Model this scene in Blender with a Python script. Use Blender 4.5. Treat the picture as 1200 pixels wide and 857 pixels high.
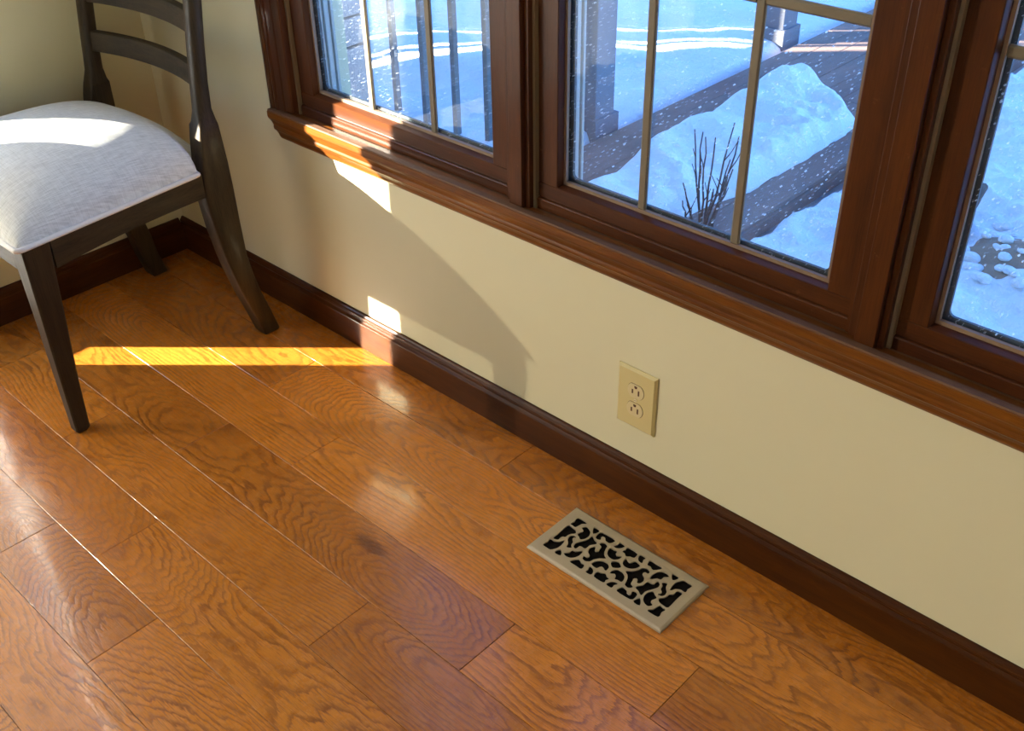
import bpy, bmesh, math, random
from mathutils import Vector, Matrix, noise as mnoise
scene = bpy.context.scene
for o in list(bpy.data.objects): bpy.data.objects.remove(o)
COL = scene.collection
R = math.radians

# ---------------------------------------------------------------- camera, sky, sun, exposure
cam_d = bpy.data.cameras.new('camera')
cam = bpy.data.objects.new('camera', cam_d); COL.objects.link(cam)
cam.location = (2.3525, -1.2334, 1.3368)
cam.rotation_euler = (R(55.2541), R(0.9709), R(43.0919))
cam_d.sensor_fit = 'HORIZONTAL'; cam_d.sensor_width = 36.0
cam_d.lens = 36.0 * 1256.9555 / 1200.0
cam_d.clip_start = 0.02; cam_d.clip_end = 200
scene.camera = cam

SUN_T = 0.25                                   # tan of the sun's height
SUN_DIR = Vector((0.747, 0.664, -SUN_T)).normalized()   # the way the light travels
SUN_E = math.atan(SUN_T)
world = bpy.data.worlds.new('sky'); scene.world = world
world.use_nodes = True
wn = world.node_tree.nodes; wl = world.node_tree.links
for n in list(wn): wn.remove(n)
w_out = wn.new('ShaderNodeOutputWorld'); w_bg = wn.new('ShaderNodeBackground'); w_sky = wn.new('ShaderNodeTexSky')
w_sky.sky_type = 'NISHITA'; w_sky.sun_disc = False
w_sky.sun_elevation = R(24)
w_sky.sun_rotation = math.atan2(-0.747, -0.664)
w_sky.altitude = 200; w_sky.air_density = 1.0; w_sky.dust_density = 0.6; w_sky.ozone_density = 2.0
w_tint = wn.new('ShaderNodeMix'); w_tint.data_type = 'RGBA'; w_tint.blend_type = 'MULTIPLY'; w_tint.inputs[0].default_value = 1.0
w_tint.inputs[7].default_value = (0.52, 0.85, 1.32, 1)
wl.new(w_sky.outputs[0], w_tint.inputs[6]); wl.new(w_tint.outputs[2], w_bg.inputs[0]); w_bg.inputs[1].default_value = 0.72
wl.new(w_bg.outputs[0], w_out.inputs[0])

sun_d = bpy.data.lights.new('sun', 'SUN'); sun = bpy.data.objects.new('sun', sun_d); COL.objects.link(sun)
sun.rotation_euler = SUN_DIR.to_track_quat('-Z', 'Y').to_euler()
sun.location = (-6, -6, 5)
sun_d.energy = 75.0; sun_d.angle = R(0.6); sun_d.color = (1.0, 0.90, 0.72)

def portal(loc, rot, sx, sy):                  # guides daylight sampling through an opening; gives no light itself
    l = bpy.data.lights.new('daylight_portal', 'AREA'); o = bpy.data.objects.new('daylight_portal', l); COL.objects.link(o)
    l.shape = 'RECTANGLE'; l.size = sx; l.size_y = sy; l.cycles.is_portal = True
    o.location = loc; o.rotation_euler = rot
portal((1.52, 0.16, 1.13), (R(-90), 0, 0), 1.95, 1.25)
portal((2.92, -3.87, 1.52), (R(90), 0, 0), 0.64, 1.25)
portal((-0.2, -1.55, 1.05), (0, R(-90), 0), 2.1, 2.0)

vs = scene.view_settings
vs.view_transform = 'Standard'; vs.look = 'None'; vs.gamma = 1.0; vs.use_curve_mapping = False
vs.exposure = 0.0

# ---------------------------------------------------------------- helpers: node graphs
class NT:
    def __init__(s, name):
        s.m = bpy.data.materials.new(name); s.m.use_nodes = True
        s.t = s.m.node_tree; s.n = s.t.nodes; s.l = s.t.links
        for x in list(s.n): s.n.remove(x)
        s.out = s.n.new('ShaderNodeOutputMaterial')
    def put(s, sock, v):
        if v is None: return
        if hasattr(v, 'is_output'): s.l.new(v, sock)
        elif isinstance(v, (tuple, list)):
            v = tuple(v)
            if sock.type == 'RGBA' and len(v) == 3: v = v + (1,)
            sock.default_value = v
        else: sock.default_value = v
    def node(s, typ, **kw):
        n = s.n.new(typ)
        for k, v in kw.items(): setattr(n, k, v)
        return n
    def math(s, op, a, b=None, c=None, clamp=False):
        n = s.node('ShaderNodeMath', operation=op, use_clamp=clamp)
        s.put(n.inputs[0], a); s.put(n.inputs[1], b); s.put(n.inputs[2], c)
        return n.outputs[0]
    def vmath(s, op, a, b):
        n = s.node('ShaderNodeVectorMath', operation=op); s.put(n.inputs[0], a); s.put(n.inputs[1], b)
        return n.outputs[0]
    def coord(s, out='Object'): return s.node('ShaderNodeTexCoord').outputs[out]
    def sep(s, v):
        n = s.node('ShaderNodeSeparateXYZ'); s.put(n.inputs[0], v); return n.outputs
    def comb(s, x, y, z):
        n = s.node('ShaderNodeCombineXYZ'); s.put(n.inputs[0], x); s.put(n.inputs[1], y); s.put(n.inputs[2], z); return n.outputs[0]
    def noise(s, vec, scale=1.0, detail=2.0, rough=0.5, dist=0.0):
        n = s.node('ShaderNodeTexNoise'); s.put(n.inputs['Vector'], vec)
        n.inputs['Scale'].default_value = scale; n.inputs['Detail'].default_value = detail
        n.inputs['Roughness'].default_value = rough; n.inputs['Distortion'].default_value = dist
        return n.outputs[0]
    def voro(s, vec, scale, feature='F1', rnd=1.0):
        n = s.node('ShaderNodeTexVoronoi', feature=feature); s.put(n.inputs['Vector'], vec)
        n.inputs['Scale'].default_value = scale; n.inputs['Randomness'].default_value = rnd
        return n.outputs
    def ramp(s, fac, stops, interp='LINEAR'):
        n = s.node('ShaderNodeValToRGB'); cr = n.color_ramp; cr.interpolation = interp
        while len(cr.elements) < len(stops): cr.elements.new(0.5)
        for e, (p, c) in zip(cr.elements, stops):
            e.position = p; e.color = (c + (1,)) if isinstance(c, tuple) else (c, c, c, 1)
        s.put(n.inputs[0], fac); return n.outputs[0]
    def mix(s, fac, a, b, mode='MIX'):
        n = s.node('ShaderNodeMix', data_type='RGBA', blend_type=mode)
        s.put(n.inputs[0], fac); s.put(n.inputs[6], a); s.put(n.inputs[7], b); return n.outputs[2]
    def maprange(s, v, a, b, c, d):
        n = s.node('ShaderNodeMapRange'); s.put(n.inputs[0], v)
        for i, x in enumerate((a, b, c, d)): n.inputs[i + 1].default_value = x
        return n.outputs[0]
    def bump(s, h, strength=0.2, dist=0.002, normal=None):
        n = s.node('ShaderNodeBump'); n.inputs['Strength'].default_value = strength; n.inputs['Distance'].default_value = dist
        s.put(n.inputs['Height'], h)
        if normal is not None: s.put(n.inputs['Normal'], normal)
        return n.outputs[0]
    def pbr(s, color, rough=0.5, metal=0.0, spec=0.5, coat=0.0, coat_rough=0.1, normal=None, sheen=0.0):
        b = s.node('ShaderNodeBsdfPrincipled')
        s.put(b.inputs['Base Color'], color); s.put(b.inputs['Roughness'], rough); s.put(b.inputs['Metallic'], metal)
        s.put(b.inputs['Specular IOR Level'], spec); s.put(b.inputs['Coat Weight'], coat); s.put(b.inputs['Coat Roughness'], coat_rough)
        s.put(b.inputs['Sheen Weight'], sheen)
        if normal is not None: s.put(b.inputs['Normal'], normal)
        return b.outputs[0]
    def done(s, shader):
        s.l.new(shader, s.out.inputs[0]); return s.m

def mat_plain(name, color, rough=0.5, metal=0.0, spec=0.5, coat=0.0, var=0.06, scale=30, bump=0.0):
    t = NT(name); co = t.coord()
    n = t.noise(co, scale, 3)
    c = t.mix(n, tuple(x * (1 - var) for x in color), tuple(min(1, x * (1 + var)) for x in color))
    nb = t.bump(t.noise(co, scale * 12, 2), bump, 0.001) if bump else None
    return t.done(t.pbr(c, rough, metal, spec, coat, 0.1, nb))

def mat_floor():
    t = NT('oak_floor')
    co = t.coord(); x, y, z = t.sep(co)
    oi = t.node('ShaderNodeObjectInfo'); sc = t.node('ShaderNodeSeparateColor'); t.l.new(oi.outputs['Color'], sc.inputs[0])
    s1, s2, s3 = sc.outputs[0], sc.outputs[1], sc.outputs[2]
    seed = t.math('MULTIPLY', s1, 61.0)
    # growth rings cut by the board face: distance from a wandering pith line
    big = t.noise(t.comb(t.math('MULTIPLY', x, 1.35), t.math('MULTIPLY', y, 1.2), seed), 1.0, 1.5)
    med = t.noise(t.comb(t.math('MULTIPLY', x, 7.0), t.math('MULTIPLY', y, 26.0), seed), 1.0, 3.0)
    fine = t.noise(t.comb(t.math('MULTIPLY', x, 60.0), t.math('MULTIPLY', y, 420.0), seed), 1.0, 3.0)
    off = t.math('MULTIPLY', t.math('SUBTRACT', s2, 0.5), 0.15)
    u = t.math('ADD', t.math('ADD', y, off), t.math('MULTIPLY', t.math('SUBTRACT', med, 0.5), 0.020))
    d = t.math('ADD', t.math('MULTIPLY', t.math('SUBTRACT', big, 0.34), 0.50), t.math('MULTIPLY', t.math('SUBTRACT', med, 0.5), 0.03))
    r = t.math('SQRT', t.math('ADD', t.math('POWER', u, 2.0), t.math('ADD', t.math('POWER', d, 2.0), 0.0001)))
    r = t.math('ADD', r, t.math('MULTIPLY', t.math('SUBTRACT', fine, 0.5), 0.0055))
    fr = t.math('FRACT', t.math('MULTIPLY', r, 128.0))
    line = t.ramp(fr, [(0.0, 0.30), (0.08, 1.0), (0.20, 0.80), (0.42, 0.20), (0.70, 0.04), (0.93, 0.0), (1.0, 0.30)])
    pore = t.noise(t.comb(t.math('MULTIPLY', x, 28.0), t.math('MULTIPLY', y, 620.0), seed), 1.0, 2.0, 0.6)
    pore = t.ramp(pore, [(0.50, 0.0), (0.66, 1.0)])
    blot = t.noise(t.comb(t.math('MULTIPLY', x, 3.0), t.math('MULTIPLY', y, 9.0), seed), 1.0, 3.0)
    fade = t.noise(t.comb(t.math('MULTIPLY', x, 5.0), t.math('MULTIPLY', y, 14.0), t.math('ADD', seed, 7.0)), 1.0, 2.0)
    light = t.mix(blot, (0.54, 0.180, 0.020), (0.68, 0.252, 0.033))
    dark = (0.165, 0.042, 0.005)
    g = t.math('MULTIPLY', line, t.math('MULTIPLY', t.maprange(fade, 0.3, 0.7, 0.50, 1.0), 0.85), clamp=True)
    g2 = t.math('MAXIMUM', g, t.math('MULTIPLY', pore, 0.55))
    c = t.mix(g2, light, dark)
    # knots
    kv = t.voro(t.comb(t.math('MULTIPLY', x, 1.3), t.math('MULTIPLY', y, 4.0), seed), 1.0)
    kn = t.ramp(kv[0], [(0.0, 1.0), (0.035, 0.85), (0.07, 0.0)])
    c = t.mix(t.math('MULTIPLY', kn, 0.75), c, (0.10, 0.03, 0.008))
    tint = t.maprange(s3, 0.0, 1.0, 0.78, 1.14)
    c = t.mix(1.0, c, t.comb(tint, t.math('POWER', tint, 1.15), t.math('POWER', tint, 1.25)), 'MULTIPLY')
    scr = t.noise(t.comb(t.math('MULTIPLY', x, 40.0), t.math('MULTIPLY', y, 30.0), 0.0), 1.0, 4.0, 0.7)
    rough = t.math('ADD', t.maprange(scr, 0.3, 0.75, 0.20, 0.33), t.math('MULTIPLY', g2, 0.08))
    wav = t.noise(t.comb(t.math('MULTIPLY', x, 5.0), t.math('MULTIPLY', y, 16.0), seed), 1.0, 1.0)
    nb = t.bump(t.math('SUBTRACT', 1.0, g2), 0.22, 0.0008)
    nb = t.bump(wav, 0.35, 0.0022, nb)
    cb = t.bump(wav, 0.35, 0.0022, t.bump(t.math('SUBTRACT', 1.0, g2), 0.10, 0.0006))
    b = t.pbr(c, rough, 0, 0.30, 0.55, 0.075, nb)
    t.l.new(cb, b.node.inputs['Coat Normal'])
    return t.done(b)

def mat_wood(name, axis, light, dark, rough=0.32, coat=0.35, wear=0.0, ring=70.0, wearcol=(0.5, 0.3, 0.15), bumps=0.12, spec=0.25):
    t = NT(name); co = t.coord(); x, y, z = t.sep(co)
    a, b, c_ = {'x': (x, y, z), 'y': (y, x, z), 'z': (z, x, y)}[axis]
    oi = t.node('ShaderNodeObjectInfo'); sd = t.math('MULTIPLY', oi.outputs['Random'], 40.0)
    v = t.comb(t.math('MULTIPLY', a, 3.0), t.math('MULTIPLY', b, ring * 0.5), t.math('ADD', t.math('MULTIPLY', c_, ring * 0.5), sd))
    n1 = t.noise(v, 1.0, 3.0, 0.6)
    v2 = t.comb(t.math('MULTIPLY', a, 22.0), t.math('MULTIPLY', b, 500.0), t.math('MULTIPLY', c_, 500.0))
    n2 = t.noise(v2, 1.0, 2.0, 0.6)
    f = t.math('ADD', t.math('MULTIPLY', t.ramp(n1, [(0.32, 0.0), (0.68, 1.0)]), 0.7), t.math('MULTIPLY', t.ramp(n2, [(0.4, 0.0), (0.7, 1.0)]), 0.4), clamp=True)
    c = t.mix(f, light, dark)
    if wear:
        w = t.noise(co, 38.0, 4.0, 0.7); w = t.ramp(w, [(0.66, 0.0), (0.74, 1.0)])
        c = t.mix(t.math('MULTIPLY', w, wear), c, wearcol)
    rg = t.math('ADD', rough, t.math('MULTIPLY', f, 0.10))
    nb = t.bump(t.math('SUBTRACT', 1.0, f), bumps, 0.0008)
    return t.done(t.pbr(c, rg, 0, spec, coat, 0.12, nb))

def mat_wall():
    t = NT('cream_paint'); co = t.coord()
    n = t.noise(co, 3.0, 3); c = t.mix(n, (0.60, 0.555, 0.365), (0.64, 0.595, 0.40))
    sp = t.noise(co, 45.0, 4.0, 0.7); m = t.ramp(sp, [(0.73, 0.0), (0.78, 1.0)])
    c = t.mix(t.math('MULTIPLY', m, 0.25), c, (0.78, 0.70, 0.52))
    nb = t.bump(t.noise(co, 220.0, 3.0, 0.6), 0.10, 0.0012)
    nb = t.bump(t.noise(co, 9.0, 2.0), 0.15, 0.006, nb)
    return t.done(t.pbr(c, 0.52, 0, 0.35, 0, 0.1, nb))

def mat_glass(name, dust):
    t = NT(name); co = t.coord()
    tr = t.node('ShaderNodeBsdfTransparent'); tr.inputs[0].default_value = (0.97, 0.985, 0.99, 1)
    gl = t.node('ShaderNodeBsdfGlossy'); gl.inputs['Roughness'].default_value = 0.0
    lw = t.node('ShaderNodeLayerWeight'); lw.inputs[0].default_value = 0.5
    fac = t.math('ADD', 0.035, t.math('MULTIPLY', t.math('POWER', lw.outputs['Facing'], 5.0), 0.9))
    mx = t.node('ShaderNodeMixShader'); t.l.new(fac, mx.inputs[0]); t.l.new(tr.outputs[0], mx.inputs[1]); t.l.new(gl.outputs[0], mx.inputs[2])
    sh = mx.outputs[0]
    if dust:
        x, y, z = t.sep(co); p = t.comb(x, z, 0.0)
        k = None
        for sc_, th, ds in ((150.0, 0.20, 0.35), (300.0, 0.24, 0.40)):
            vo = t.voro(p, sc_)
            rnd = t.sep(vo[1])[0]
            lim = t.math('MULTIPLY', t.math('SUBTRACT', rnd, ds), th / (1 - ds))      # only some cells hold a speck
            d_ = t.math('LESS_THAN', vo[0], lim)
            k = d_ if k is None else t.math('MAXIMUM', k, d_)
        film = t.ramp(t.noise(p, 7.0, 3.0), [(0.35, 0.0), (0.8, 0.035)])
        k = t.math('MAXIMUM', t.math('MULTIPLY', k, 0.62), film)
        df = t.node('ShaderNodeBsdfDiffuse'); df.inputs[0].default_value = (0.8, 0.84, 0.9, 1)
        tl = t.node('ShaderNodeBsdfTranslucent'); tl.inputs[0].default_value = (0.9, 0.93, 0.97, 1)
        ad = t.node('ShaderNodeMixShader'); ad.inputs[0].default_value = 0.7; t.l.new(df.outputs[0], ad.inputs[1]); t.l.new(tl.outputs[0], ad.inputs[2])
        m2 = t.node('ShaderNodeMixShader'); t.l.new(k, m2.inputs[0]); t.l.new(sh, m2.inputs[1]); t.l.new(ad.outputs[0], m2.inputs[2])
        sh = m2.outputs[0]
    return t.done(sh)

def mat_fabric():
    t = NT('oatmeal_linen'); co = t.coord(); x, y, z = t.sep(co)
    a = t.noise(t.comb(t.math('MULTIPLY', x, 900.0), t.math('MULTIPLY', y, 45.0), z), 1.0, 2.0)
    b = t.noise(t.comb(t.math('MULTIPLY', x, 45.0), t.math('MULTIPLY', y, 900.0), z), 1.0, 2.0)
    f = t.math('ADD', t.math('MULTIPLY', a, 0.65), t.math('MULTIPLY', b, 0.35))
    c = t.ramp(f, [(0.36, (0.57, 0.58, 0.56)), (0.50, (0.71, 0.72, 0.70)), (0.66, (0.83, 0.845, 0.83))])
    nb = t.bump(f, 0.35, 0.0012)
    return t.done(t.pbr(c, 0.9, 0, 0.15, 0, 0.1, nb, 0.15))

def mat_snow(name='snow'):
    t = NT(name); co = t.coord()
    n = t.noise(co, 5.0, 3.0); c = t.mix(n, (0.80, 0.84, 0.90), (0.90, 0.92, 0.95))
    nb = t.bump(t.noise(co, 55.0, 4.0, 0.65), 0.7, 0.014)
    nb = t.bump(t.noise(co, 11.0, 3.0), 0.5, 0.04, nb)
    return t.done(t.pbr(c, 0.75, 0, 0.2, 0, 0.1, nb))

def mat_stone(name, c1, c2):
    t = NT(name); co = t.coord()
    n = t.noise(co, 22.0, 5.0, 0.7); oi = t.node('ShaderNodeObjectInfo')
    c = t.mix(n, c1, c2); c = t.mix(t.math('MULTIPLY', oi.outputs['Random'], 0.4), c, c2)
    nb = t.bump(t.noise(co, 70.0, 4.0, 0.7), 0.6, 0.006)
    return t.done(t.pbr(c, 0.9, 0, 0.2, 0, 0.1, nb))

def mat_sheer():
    t = NT('sheer_cloth'); co = t.coord()
    tr = t.node('ShaderNodeBsdfTransparent'); tr.inputs[0].default_value = (1, 0.98, 0.94, 1)
    tl = t.node('ShaderNodeBsdfTranslucent'); tl.inputs[0].default_value = (0.32, 0.315, 0.305, 1)
    df = t.node('ShaderNodeBsdfDiffuse'); df.inputs[0].default_value = (0.34, 0.335, 0.325, 1)
    m1 = t.node('ShaderNodeMixShader'); m1.inputs[0].default_value = 0.36; t.l.new(df.outputs[0], m1.inputs[1]); t.l.new(tl.outputs[0], m1.inputs[2])
    m2 = t.node('ShaderNodeMixShader'); m2.inputs[0].default_value = 0.981; t.l.new(tr.outputs[0], m2.inputs[1]); t.l.new(m1.outputs[0], m2.inputs[2])
    return t.done(m2.outputs[0])

M = {}
M['floor'] = mat_floor()
M['wall'] = mat_wall()
M['ceil'] = mat_plain('ceiling_white', (0.82, 0.80, 0.76), 0.8)
for a in 'xyz':
    M['trim_' + a] = mat_wood('stained_trim_' + a, a, (0.086, 0.025, 0.006), (0.036, 0.0085, 0.0022), 0.30, 0.14, 0.25, 60.0, (0.26, 0.12, 0.05))
    M['base_' + a] = mat_wood('baseboard_stain_' + a, a, (0.080, 0.024, 0.0035), (0.034, 0.0085, 0.0018), 0.30, 0.10, 0.15, 60.0, (0.16, 0.055, 0.018), 0.12, 0.15)
    M['stool_' + a] = mat_wood('stool_stain_' + a, a, (0.195, 0.064, 0.007), (0.080, 0.021, 0.003), 0.32, 0.18, 0.3, 60.0, (0.36, 0.18, 0.07))
    M['chair_' + a] = mat_wood('dark_chair_wood_' + a, a, (0.052, 0.032, 0.014), (0.011, 0.0065, 0.003), 0.42, 0.05, 0.0, 90.0, bumps=0.25)
M['dusty'] = mat_wood('dusty_ledge', 'x', (0.165, 0.092, 0.055), (0.095, 0.047, 0.028), 0.5, 0.05, 0.3, 50.0, (0.34, 0.24, 0.17))
M['bead'] = mat_plain('glazing_bead', (0.21, 0.135, 0.085), 0.45, var=0.15)
M['vinyl'] = mat_plain('tan_weatherstrip', (0.20, 0.14, 0.085), 0.5, var=0.1)
M['muntin'] = mat_plain('tan_muntin', (0.165, 0.135, 0.09), 0.45, 0.1, var=0.12, scale=14)
M['spacer'] = mat_plain('dark_gasket', (0.035, 0.05, 0.06), 0.5)
M['extframe'] = mat_plain('white_cladding', (0.40, 0.42, 0.40), 0.5, var=0.08)
M['glass'] = mat_glass('dusty_pane', True)
M['doorglass'] = mat_glass('door_pane', False)
M['fabric'] = mat_fabric()
M['piping'] = mat_plain('white_piping', (0.82, 0.80, 0.77), 0.8, var=0.05, scale=200)
M['nickel'] = mat_plain('satin_nickel', (0.50, 0.43, 0.32), 0.45, 0.55, var=0.05, scale=60)
M['black'] = mat_plain('black_void', (0.006, 0.005, 0.005), 0.9, spec=0.1)
M['almond'] = mat_plain('almond_plastic', (0.57, 0.47, 0.22), 0.35, var=0.02)
M['almond2'] = mat_plain('almond_receptacle', (0.60, 0.50, 0.28), 0.3, var=0.02)
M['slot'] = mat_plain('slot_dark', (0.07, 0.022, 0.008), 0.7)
M['screw'] = mat_plain('screw_painted', (0.72, 0.62, 0.40), 0.35)
M['snow'] = mat_snow()
M['board'] = mat_wood('weathered_board', 'y', (0.30, 0.205, 0.165), (0.19, 0.13, 0.11), 0.85, 0.0, 0.5, 26.0, (0.36, 0.25, 0.19), 0.3)
M['post'] = mat_plain('grey_post_paint', (0.155, 0.165, 0.195), 0.8, var=0.12, scale=18, bump=0.2)
M['railing'] = mat_plain('grey_baluster', (0.20, 0.195, 0.19), 0.7, var=0.2, scale=40)
M['stone'] = mat_stone('wing_stone', (0.66, 0.53, 0.48), (0.42, 0.34, 0.32))
M['mortar'] = mat_stone('mortar', (0.30, 0.29, 0.28), (0.22, 0.21, 0.21))
M['bark'] = mat_plain('twig_bark', (0.085, 0.055, 0.045), 0.9, var=0.3, scale=80)
M['soil'] = mat_stone('bare_soil', (0.42, 0.29, 0.20), (0.22, 0.16, 0.12))
M['sheer'] = mat_sheer()
M['doorframe'] = mat_plain('white_door_frame', (0.75, 0.74, 0.70), 0.45)

# ---------------------------------------------------------------- helpers: geometry
class MB:
    def __init__(s): s.v = []; s.f = []
    def box(s, x0, x1, y0, y1, z0, z1):
        b = len(s.v)
        s.v += [(x0,y0,z0),(x1,y0,z0),(x1,y1,z0),(x0,y1,z0),(x0,y0,z1),(x1,y0,z1),(x1,y1,z1),(x0,y1,z1)]
        s.f += [tuple(b+i for i in q) for q in ((3,2,1,0),(4,5,6,7),(0,1,5,4),(1,2,6,5),(2,3,7,6),(3,0,4,7))]
        return s
    def prism(s, prof, axis, a0, a1):
        # prof: list of 2D points; axis x -> (y,z), y -> (x,z), z -> (x,y)
        b = len(s.v); n = len(prof)
        for a in (a0, a1):
            for p, q in prof:
                s.v.append({'x': (a,p,q), 'y': (p,a,q), 'z': (p,q,a)}[axis])
        s.f += [(b+i, b+(i+1) % n, b+n+(i+1) % n, b+n+i) for i in range(n)]
        s.f += [tuple(b+i for i in range(n-1,-1,-1)), tuple(b+n+i for i in range(n))]
        return s
    def loft(s, rings, cap=True, closed=True):
        b = len(s.v); n = len(rings[0])
        for r in rings: s.v += [tuple(p) for p in r]
        for k in range(len(rings)-1):
            for i in range(n if closed else n-1):
                j = (i+1) % n
                s.f.append((b+k*n+i, b+k*n+j, b+(k+1)*n+j, b+(k+1)*n+i))
        if cap:
            s.f.append(tuple(b+i for i in range(n-1,-1,-1))); s.f.append(tuple(b+(len(rings)-1)*n+i for i in range(n)))
        return s
    def tube(s, pts, rad, n=8, cap=True, loop=False):
        pts = [Vector(p) for p in pts]; rings = []; m = len(pts)
        up = Vector((0.13, 0.27, 0.95))
        for i, p in enumerate(pts):
            if loop: t = pts[(i+1) % m] - pts[i-1]
            else: t = pts[min(i+1, m-1)] - pts[max(i-1, 0)]
            t.normalize(); a = t.cross(up)
            if a.length < 1e-4: a = t.cross(Vector((1,0,0)))
            a.normalize(); c = t.cross(a)
            r = rad[i] if isinstance(rad, (list, tuple)) else rad
            rings.append([p + a*(r*math.cos(2*math.pi*k/n)) + c*(r*math.sin(2*math.pi*k/n)) for k in range(n)])
        if loop: rings.append(rings[0])
        return s.loft(rings, cap and not loop)
    def mesh(s, name, smooth=False):
        me = bpy.data.meshes.new(name); me.from_pydata(s.v, [], s.f)
        bm = bmesh.new(); bm.from_mesh(me); bmesh.ops.recalc_face_normals(bm, faces=bm.faces); bm.to_mesh(me); bm.free()
        if smooth:
            for p in me.polygons: p.use_smooth = True
        return me
    def build(s, name, mat, parent=None, smooth=False, bevel=0.0, seg=2):
        o = bpy.data.objects.new(name, s.mesh(name, smooth)); COL.objects.link(o)
        o.data.materials.append(M[mat] if isinstance(mat, str) else mat)
        if parent is not None: attach(o, parent)
        if bevel:
            md = o.modifiers.new('bevel', 'BEVEL'); md.width = bevel; md.segments = seg; md.limit_method = 'ANGLE'; md.angle_limit = R(35)
        return o

def attach(o, parent):
    o.parent = parent; o.matrix_parent_inverse = Matrix.Translation(-Vector(parent.location)) if parent.type == 'EMPTY' else parent_inv(parent)
def parent_inv(p):
    m = Matrix.Translation(p.location)
    if p.parent: m = parent_world(p.parent) @ p.matrix_parent_inverse @ m
    return m.inverted()
def parent_world(p):
    m = Matrix.Translation(p.location)
    if p.parent: m = parent_world(p.parent) @ p.matrix_parent_inverse @ m
    return m
def tag(o, label, cat, group=None):
    o['label'] = label; o['category'] = cat
    if group: o['group'] = group
    return o
def struct(o, label=None, cat=None):
    o['kind'] = 'structure'
    if label: o['label'] = label
    if cat: o['category'] = cat
    return o
def empty(name, loc):
    o = bpy.data.objects.new(name, None); o.location = loc; o.empty_display_size = 0.1; COL.objects.link(o); return o

# ================================================================ ROOM SHELL
RX, RY, RZ = 4.3, -3.7, 2.45
WX0, WX1, WZ0, WZ1 = 0.566, 2.485, 0.490, 1.745        # window opening in the back wall
DY0, DY1, DZ1 = -0.587, -2.45, 2.06                     # patio door opening in the left wall

# floor: sub-floor and planks
fl = struct(MB().box(-0.0, RX, RY, 0.0, -0.05, -0.020).build('floor', 'black'), 'glossy orange oak plank floor with visible grain', 'floor')
PW = 0.1285; Y0 = -0.118
random.seed(11)
known = {0: [1.2404], 1: [0.6828, 1.5442], 2: [0.932, 1.797], 3: [1.5258], 4: [0.178, 0.5175, 1.3132], 5: [0.877], 6: [0.740, 1.0815], 7: []}
GAP = 0.00035
# register cut-out stays under the register frame
def plank(x0, x1, y0, y1, seed):
    L, W = x1 - x0 - 2*GAP, y1 - y0 - 2*GAP; hx, hy = L/2, W/2; c = 0.00055; h = 0.018
    rings = []
    for ix, iz in ((0, -h), (0, -c), (c, 0.0)):
        rings.append([(-hx+ix, -hy+ix, iz), (hx-ix, -hy+ix, iz), (hx-ix, hy-ix, iz), (-hx+ix, hy-ix, iz)])
    o = MB().loft(rings).build('plank', 'floor')
    dz = random.uniform(-0.0003, 0.0003)
    o.location = ((x0+x1)/2, (y0+y1)/2, dz)
    o.color = (random.random(), random.random(), random.random(), 1)
    o.parent = fl
    return o
row = 0; y1 = 0.0
while y1 > RY + 0.01:
    y0 = max(Y0 - PW*row, RY)
    js = list(known.get(row, []))
    lo = min(js) if js else random.uniform(0.5, 1.3)
    if not js: js = [lo]
    x = lo
    while x > 1.35: x -= random.uniform(0.7, 1.1); js.append(x)
    x = max(js)
    while True:
        x += random.uniform(0.75, 1.5)
        if x > RX - 0.25: break
        js.append(x)
    js = [0.0] + sorted(js) + [RX]
    for a, b in zip(js[:-1], js[1:]): plank(a, b, y0, y1, 0)
    y1 = y0; row += 1

# back wall (window wall) in one mesh around the opening
T = 0.15
b = MB()
b.box(-0.35, WX0, 0, T, -0.3, 2.6); b.box(WX1, RX+0.15, 0, T, -0.3, 2.6)
b.box(WX0, WX1, 0, T, -0.3, WZ0); b.box(WX0, WX1, 0, T, WZ1, 2.6)
struct(b.build('wall_back', 'wall'), 'cream painted wall below the row of windows', 'wall')
b = MB()
b.box(-T, 0, DY0, 0, -0.3, 2.6); b.box(-T, 0, DY1, DY0, DZ1, 2.6); b.box(-T, 0, RY-T, DY1, -0.3, 2.6); b.box(-T, 0, DY1, DY0, -0.3, 0.0)
struct(b.build('wall_left', 'wall'), 'cream painted wall behind the chair', 'wall')
struct(MB().box(RX, RX+T, RY-T, 0, -0.3, 2.6).build('wall_right', 'wall'), 'cream painted side wall of the room', 'wall')
b = MB()
b.box(0, 2.60, RY-T, RY, -0.3, 2.6); b.box(3.24, RX, RY-T, RY, -0.3, 2.6); b.box(2.60, 3.24, RY-T, RY, -0.3, 0.90); b.box(2.60, 3.24, RY-T, RY, 2.15, 2.6)
struct(b.build('wall_front', 'wall'), 'cream painted wall behind the viewer', 'wall')
struct(MB().box(-T, RX+T, RY-T, T, 2.45, 2.62).build('ceiling', 'ceil'), 'plain white ceiling of the room', 'ceiling')

# baseboards
BH = 0.0860
bp_prof = [(0, 0), (-0.0150, 0), (-0.0156, 0.0010), (-0.0156, 0.0640), (-0.0150, 0.0662), (-0.0120, 0.0685), (-0.0100, 0.0705), (-0.0098, 0.0735), (-0.0108, 0.0760), (-0.0098, 0.0790), (-0.0070, 0.0815), (-0.0050, BH-0.001), (-0.0035, BH), (0, BH)]
struct(MB().prism(bp_prof, 'x', 0.0, RX).build('baseboard_back', 'base_x'), 'dark reddish wood baseboard under the window wall', 'baseboard')
struct(MB().prism([(-p, q) for p, q in bp_prof], 'y', -0.528, -0.0157).build('baseboard_left', 'base_y'), 'dark reddish wood baseboard behind the chair', 'baseboard')

# ================================================================ WINDOW TRIM
def prof_prism(name, prof, axis, a0, a1, mat, parent=None): return MB().prism(prof, axis, a0, a1).build(name, mat, parent)
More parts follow.
